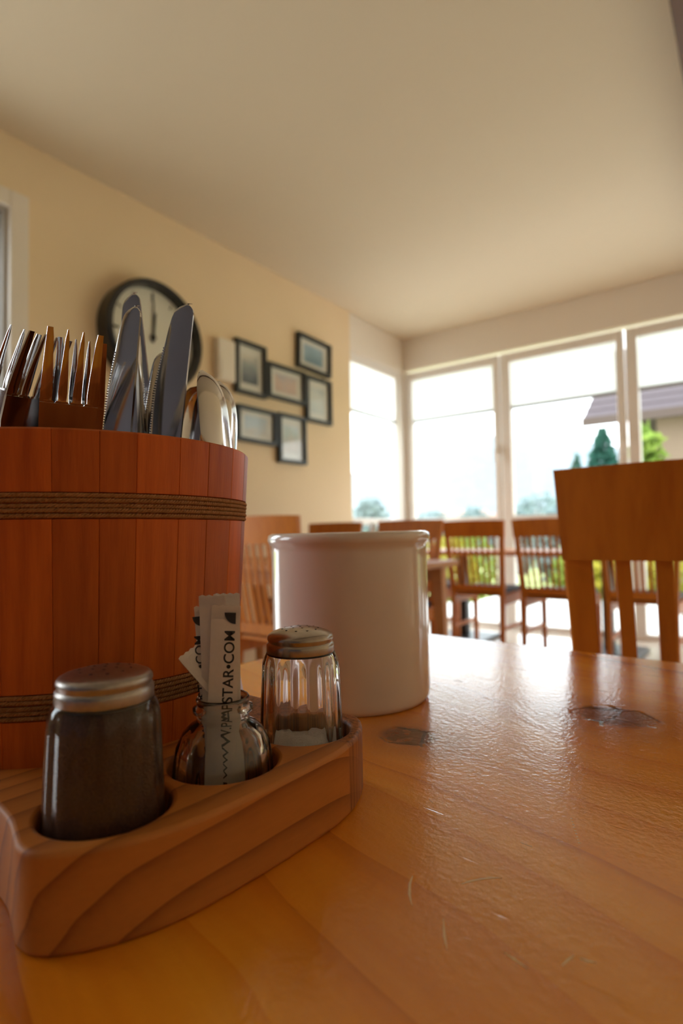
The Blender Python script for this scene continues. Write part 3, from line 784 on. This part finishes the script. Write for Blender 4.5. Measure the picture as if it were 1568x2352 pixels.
# ------------------------------------------------------------------ chairs
def make_chair():
    """origin on the floor under the back rest's top rail line, facing +y"""
    e = empty('dining_chair', (0, 0, 0))
    H = .955; xb, xt = .180, .212; ys = .065   # back leans: y at top 0, at seat ys
    def bx(z): return xb + (xt-xb)*max(0, (z-.44))/(H-.44)
    def by(z): return ys*(1-max(0, (z-.44))/(H-.44)) if z > .44 else ys + (-.03)*(.44-z)/.44
    rz0 = H-.118
    for s in (-1, 1):
        m = MB()
        m.beam((s*xb, by(0), 0), (s*xb, by(.44), .44), .030, .030, .032, .036)
        m.beam((s*xb, by(.44), .44), (s*(bx(rz0)-.002), by(rz0), rz0+.02), .034, .036, .034, .024)
        m.build('rear_leg', 'chair_wood', e, bevel=.003)
        MB().beam((s*.185, .475, 0), (s*.185, .475, .425), .028, .028, .036, .036).build('front_leg', 'chair_wood', e, bevel=.003)
        MB().beam((s*.178, by(.40)+.01, .395), (s*.185, .46, .395), .022, .06).build('seat_rail', 'chair_wood', e)
        MB().beam((s*.176, by(.2), .20), (s*.185, .475, .20), .018, .022).build('stretcher', 'chair_wood', e)
    MB().beam((-.178, .475, .395), (.178, .475, .395), .022, .06).build('seat_rail', 'chair_wood', e)
    MB().beam((-.17, by(.25), .25), (.17, by(.25), .25), .022, .018).build('stretcher', 'chair_wood', e)
    # curved top rail
    g = []
    for i in range(8):
        z = rz0 + (H-rz0)*i/7; row = []
        hw = bx(z)+.016
        if i < 2: hw += .0
        for j in range(13):
            u = -1+2*j/12; row.append((u*hw, by(z)-.022*(1-u*u), z-.004*(u*u)*(1 if i == 7 else 0)))
        g.append(row)
    MB().sheet(g, .022).build('top_rail', 'chair_wood', e, smooth=40)
    def curve_y(x, z): return by(z)-.022*(1-min(1, (x/.2))**2)*max(0, min(1, (z-.45)/.3))
    MB().beam((-xb, by(.475), .475), (xb, by(.475), .475), .022, .045, ax=(0, 1, 0)).build('back_rail', 'chair_wood', e)
    for k in range(8):
        u = -1+2*(k+1)/9; x0, x1 = u*(xb-.005), u*(bx(rz0)-.01)
        zm = .66
        m = MB(); m.beam((x0, by(.49), .49), ((x0+x1)/2, curve_y((x0+x1)/2, zm), zm), .0170, .010); m.beam(((x0+x1)/2, curve_y((x0+x1)/2, zm), zm), (x1, curve_y(x1, rz0), rz0+.008), .0170, .010)
        m.build('slat', 'chair_wood', e)
    MB().box(-.20, .20, by(.44)-.01, .50, .425, .440).build('seat', 'chair_wood', e, bevel=.005)
    g = []
    m = MB(); m.box(-.185, .185, .09, .485, .441, .474); m.build('cushion', 'cushion_navy', e, bevel=.014, seg=3)
    return e
chair = make_chair()
CH = [('near', None, 'large dark wooden chair at the table end, back towards the viewer'),
      ((1.20, -3.33), 0, 'wooden slat-back chair behind the bucket, at the left-hand table'),
      ((.50, -1.87), PI, 'wooden chair on the far side of the left-hand table, near the wall'),
      ((1.13, -1.93), PI, 'wooden chair just behind the crock rim, facing the viewer'),
      ((.72, -1.27), 0, 'wooden chair at the window table, hidden behind the crock-side chair'),
      ((1.255, -1.27), .02, 'wooden slat-back chair with navy cushion at the window table, right of the crock'),
      ((1.765, -1.28), -.02, 'wooden slat-back chair with navy cushion beside the large near chair'),
      ((2.29, -1.27), 0, 'wooden chair with navy cushion seen through the near chair slats')]
for i, (p, rot, lb) in enumerate(CH):
    o = chair if i == 0 else copy_tree(chair)
    if p == 'near':
        o.location = (.482, .638, 0); o.rotation_euler.z = TRZ+.3
    else:
        o.location = room(*p); o.rotation_euler.z = RZ+rot
    tag(o, lb, 'chair', 'dining chairs')

# ------------------------------------------------------------------ other tables
e = empty('cafe_table', room(.93, -2.70), RZ); tag(e, 'wooden table with chairs along the left wall, behind the crock', 'table', 'tables in the room')
MB().box(-.70, .72, -.35, .35, .705, .735).build('tabletop', 'far_table_wood', e, bevel=.004)
m = MB(); m.box(-.62, .64, -.29, -.27, .63, .705); m.build('apron', 'far_table_wood', e)
m = MB(); m.box(-.62, .64, .27, .29, .63, .705); m.build('apron', 'far_table_wood', e)
for x in (-.62, .64):
    for y in (-.28, .28): MB().beam((x*1.03, y*1.05, 0), (x, y, .705), .035, .035, .055, .055).build('leg', 'far_table_wood', e)
e = empty('cafe_table', room(1.75, -.64), RZ); tag(e, 'wooden table with black pedestals standing along the windows', 'table', 'tables in the room')
MB().box(-1.25, 1.25, -.36, .36, .698, .728).build('tabletop', 'far_table_wood', e, bevel=.004)
for x in (-.86, .24):
    MB().box(x-.035, x+.035, -.035, .035, .03, .698).build('pedestal', 'black_metal', e, bevel=.005)
    MB().box(x-.22, x+.22, -.22, .22, 0, .03).build('foot_plate', 'black_metal', e, bevel=.005)
e = empty('white_bottle', room(1.40, -2.76, .7355), 0); tag(e, 'slim white bottle standing on the left-hand table behind the crock rim', 'bottle')
MB().lathe([(0, 0), (.024, 0), (.026, .004), (.026, .10), (.022, .118), (.0135, .130), (.0130, .150)], 28).build('bottle_body', 'bottle_white', e, smooth=40)
MB().lathe([(0, .150), (.0155, .150), (.0165, .153), (.0165, .182), (.0135, .188), (0, .189)], 28).build('stopper', 'bottle_white', e, smooth=40)

# ------------------------------------------------------------------ outdoors
g = MB(); g.box(-60, 120, .30, 260, -1.9, -1.6); rbuild(g, 'ground', 'lawn')
rbuild(MB().box(-.25, 9, .26, 3.4, -.25, -.06), 'terrace', 'terrace')
rbuild(MB().box(-8, -.3, -9, 3, -.35, -.20), 'side_terrace', 'terrace')
def ridge(name, cy_, hgt, wid, seed, mat):
    r = random.Random(seed); ph = [r.uniform(0, 6) for _ in range(6)]; vs = []; fs = []; nx, ny = 90, 14
    for i in range(nx+1):
        for j in range(ny+1):
            x = -200+400*i/nx; v = j/ny
            h = hgt*(.7+.2*math.sin(x*.02+ph[0])+.12*math.sin(x*.055+ph[1])+.05*math.sin(x*.17+ph[2]))*math.sin(v*PI/2)**.9
            h += .5*math.sin(x*.6+j*1.7+ph[3])*v
            vs.append((x, cy_+wid*v, -2+h))
    for i in range(nx):
        for j in range(ny): a = i*(ny+1)+j; fs.append((a, a+ny+1, a+ny+2, a+1))
    o = MB().add(vs, fs).build(name, mat, smooth=True); tag(o, kind='structure'); return o
ridge('hill', 110, 40, 100, 2, 'hill_haze'); ridge('hill', 70, 10, 40, 5, 'hill_haze')

def foliage(mb, c, rx, ry, rz, n, s, r, cone=False):
    for _ in range(n):
        while True:
            p = Vector((r.uniform(-1, 1), r.uniform(-1, 1), r.uniform(-1, 1)))
            if .25 < p.length < 1: break
        if cone:
            q = r.random()**.7; a = r.uniform(0, 2*PI); rr = q**.6*r.uniform(.75, 1.05); p = Vector((rr*math.cos(a), rr*math.sin(a), 1-2*q))
        q = Vector((c[0]+p.x*rx, c[1]+p.y*ry, c[2]+p.z*rz))
        a = Vector((r.gauss(0, 1), r.gauss(0, 1), r.gauss(0, 1))).normalized(); b = a.orthogonal().normalized(); a = a*s*r.uniform(.6, 1.3); b = b*s*r.uniform(.4, .8)
        mb.add([q-a, q+b, q+a, q-b], [(0, 1, 2, 3)])
def bush(name, loc, rx, rz, n, s, mat, label, cat, seed, group=None, cone=False, trunk=True):
    r = random.Random(seed); e = empty(name, loc); tag(e, label, cat, group)
    m = MB(); foliage(m, (0, 0, rz), rx, rx, rz, n, s, r, cone); m.build('foliage', mat, e)
    if trunk: MB().tube([(0, 0, -.15), (.02, 0, rz*.7), (0, .02, rz*1.4)], [rx*.09+.015, rx*.06+.01, .006], 7).build('trunk', 'bark', e)
    return e
pos = [('by the narrow corner window', -.9, 1.0), ('outside the first window', .45, 1.5), ('outside the mullion between first and middle window', 1.05, 1.1), ('outside the middle window', 1.75, 1.6), ('outside the right window edge', 2.5, 1.2), ('outside behind the near chair', 3.2, 1.5), ('left behind the corner window', -2.2, 2.4)]
for k, (wh, a, b) in enumerate(pos):
    bush('garden_bush', room(a*1.35-.1, b*.25+3.3+(k%2)*1.15, -.5), .50, .66, 900, .08, 'leaf_yellow' if k % 2 == 0 or k == 3 else 'leaf_green', 'yellow-green leafy bush '+wh, 'bush', 20+k, 'bushes outside the windows')
pc = at(1385, 1075, 11.2); bush('conifer', (pc.x, pc.y, -1.6), .72, 2.24, 3600, .10, 'leaf_conifer', 'tall dark green conical conifer outside in front of the roof', 'tree', 40, 'conifers outside', cone=True)
pc = at(1324, 1075, 14.2); bush('conifer', (pc.x, pc.y, -1.6), .48, 2.20, 1500, .10, 'leaf_conifer', 'small conifer left of the tall one outside', 'tree', 41, 'conifers outside', cone=True)
for k, (px, Y, rx, h) in enumerate([(1090, 41, 1.5, 2.2), (1240, 46, 2.3, 2.9), (1185, 33, 1.1, 2.0), (1280, 27, 1.2, 1.9), (850, 42, 1.6, 2.6), (990, 46, 2.0, 2.2)]):
    pc = at(px, 1200, Y); bush('garden_tree', (pc.x, pc.y, -1.7), rx, h, 1100, .28, 'leaf_haze', ['pale round tree behind the first window', 'largest pale tree behind the middle window', 'pale tree left of the largest one, middle window', 'pale tree next to the near chair top, outside', 'pale tree seen through the corner window', 'pale tree far out at the corner post'][k], 'tree', 60+k, 'hazy trees outside')
pc = at(1075, 1185, 11.5); bush('garden_shrub', (pc.x, pc.y, -1.6), .6, 1.32, 900, .09, 'leaf_green', 'green shrub just above the sill in the first window', 'bush', 77)
pc = at(1480, 985, 13.9); bush('garden_tree', (pc.x, pc.y, -1.6), .6, 2.5, 1100, .2, 'leaf_green', 'green tree between the eaves and the beige house wall', 'tree', 78, 'hazy trees outside')

hs = empty('neighbour_house', (6.44, 15.0, 0), RZ); tag(hs, 'neighbouring house with dark tiled roof and beige wall outside', 'house')
MB().box(1.6, 9.5, .9, 7.6, -1.7, 3.75).build('wall', 'house_wall', hs)
m = MB(); ez, rd = 3.63, 2.9
m.add([(0, 0, ez), (10.5, 0, ez), (10.5, 4.2, ez+rd), (0, 4.2, ez+rd), (0, 0, ez+.16), (10.5, 0, ez+.16), (10.5, 4.2, ez+rd+.16), (0, 4.2, ez+rd+.16)], [(3,2,1,0),(4,5,6,7),(0,1,5,4),(1,2,6,5),(2,3,7,6),(3,0,4,7)])
m.add([(0, 8.4, ez), (10.5, 8.4, ez), (10.5, 4.2, ez+rd), (0, 4.2, ez+rd), (0, 8.4, ez+.16), (10.5, 8.4, ez+.16), (10.5, 4.2, ez+rd+.16), (0, 4.2, ez+rd+.16)], [(0,1,2,3),(7,6,5,4),(4,5,1,0),(5,6,2,1),(6,7,3,2),(7,4,0,3)])
rf = m.build('roof', 'roof_tile', hs)
row = MB()
for i in range(11):                                  # tile courses
    y0 = i*.38; z0 = ez+.16+rd*y0/4.2
    row.add([(0, y0, z0+.05), (10.5, y0, z0+.05), (10.5, y0+.4, z0+.015+rd*.4/4.2), (0, y0+.4, z0+.015+rd*.4/4.2), (0, y0, z0), (10.5, y0, z0)], [(0,1,2,3),(4,5,1,0)])
row.build('tile_courses', 'roof_tile', rf)
MB().box(-.02, 10.5, -.05, .02, ez-.02, ez+.2).build('eaves_board', 'dark_timber', hs)
sd = empty('timber_shed', at(1488, 1075, 11.6)*1.0, RZ); sd.location.z = -1.6; tag(sd, 'dark timber shed beside the beige house wall outside', 'shed')
MB().box(-.22, .25, 0, .9, 0, 3.45).build('wall', 'dark_timber', sd)
for k in range(3): MB().box(-.20+k*.15, -.13+k*.15, -.03, 0, 2.6, 3.35).build('pale_plank', 'village_wall', sd)
for k, (px, Y, w, h) in enumerate([(1065, 60, 4.2, 3.2), (1215, 78, 5, 3.6), (1145, 68, 3.6, 3.0), (1262, 58, 3.6, 3.0)]):
    pc = at(px, 1185, Y); e = empty('village_house', (pc.x, pc.y, -1.7), .2*k); tag(e, ['tiny pale house with red roof far behind the first window', 'tiny pale house with red roof far behind the middle window', 'tiny pale house in line with the window mullion far outside', 'tiny pale house with red roof left of the near chair'][k], 'house', 'village houses far outside')
    MB().box(-w/2, w/2, -2.5, 2.5, 0, h).build('wall', 'village_wall', e)
    m = MB(); m.add([(-w/2-.3, -2.9, h), (w/2+.3, -2.9, h), (w/2+.3, 2.9, h), (-w/2-.3, 2.9, h), (-w/2-.3, 0, h+1.7), (w/2+.3, 0, h+1.7)], [(0,1,5,4),(2,3,4,5),(0,4,3),(1,2,5),(3,2,1,0)])
    m.build('roof', 'village_roof', e)
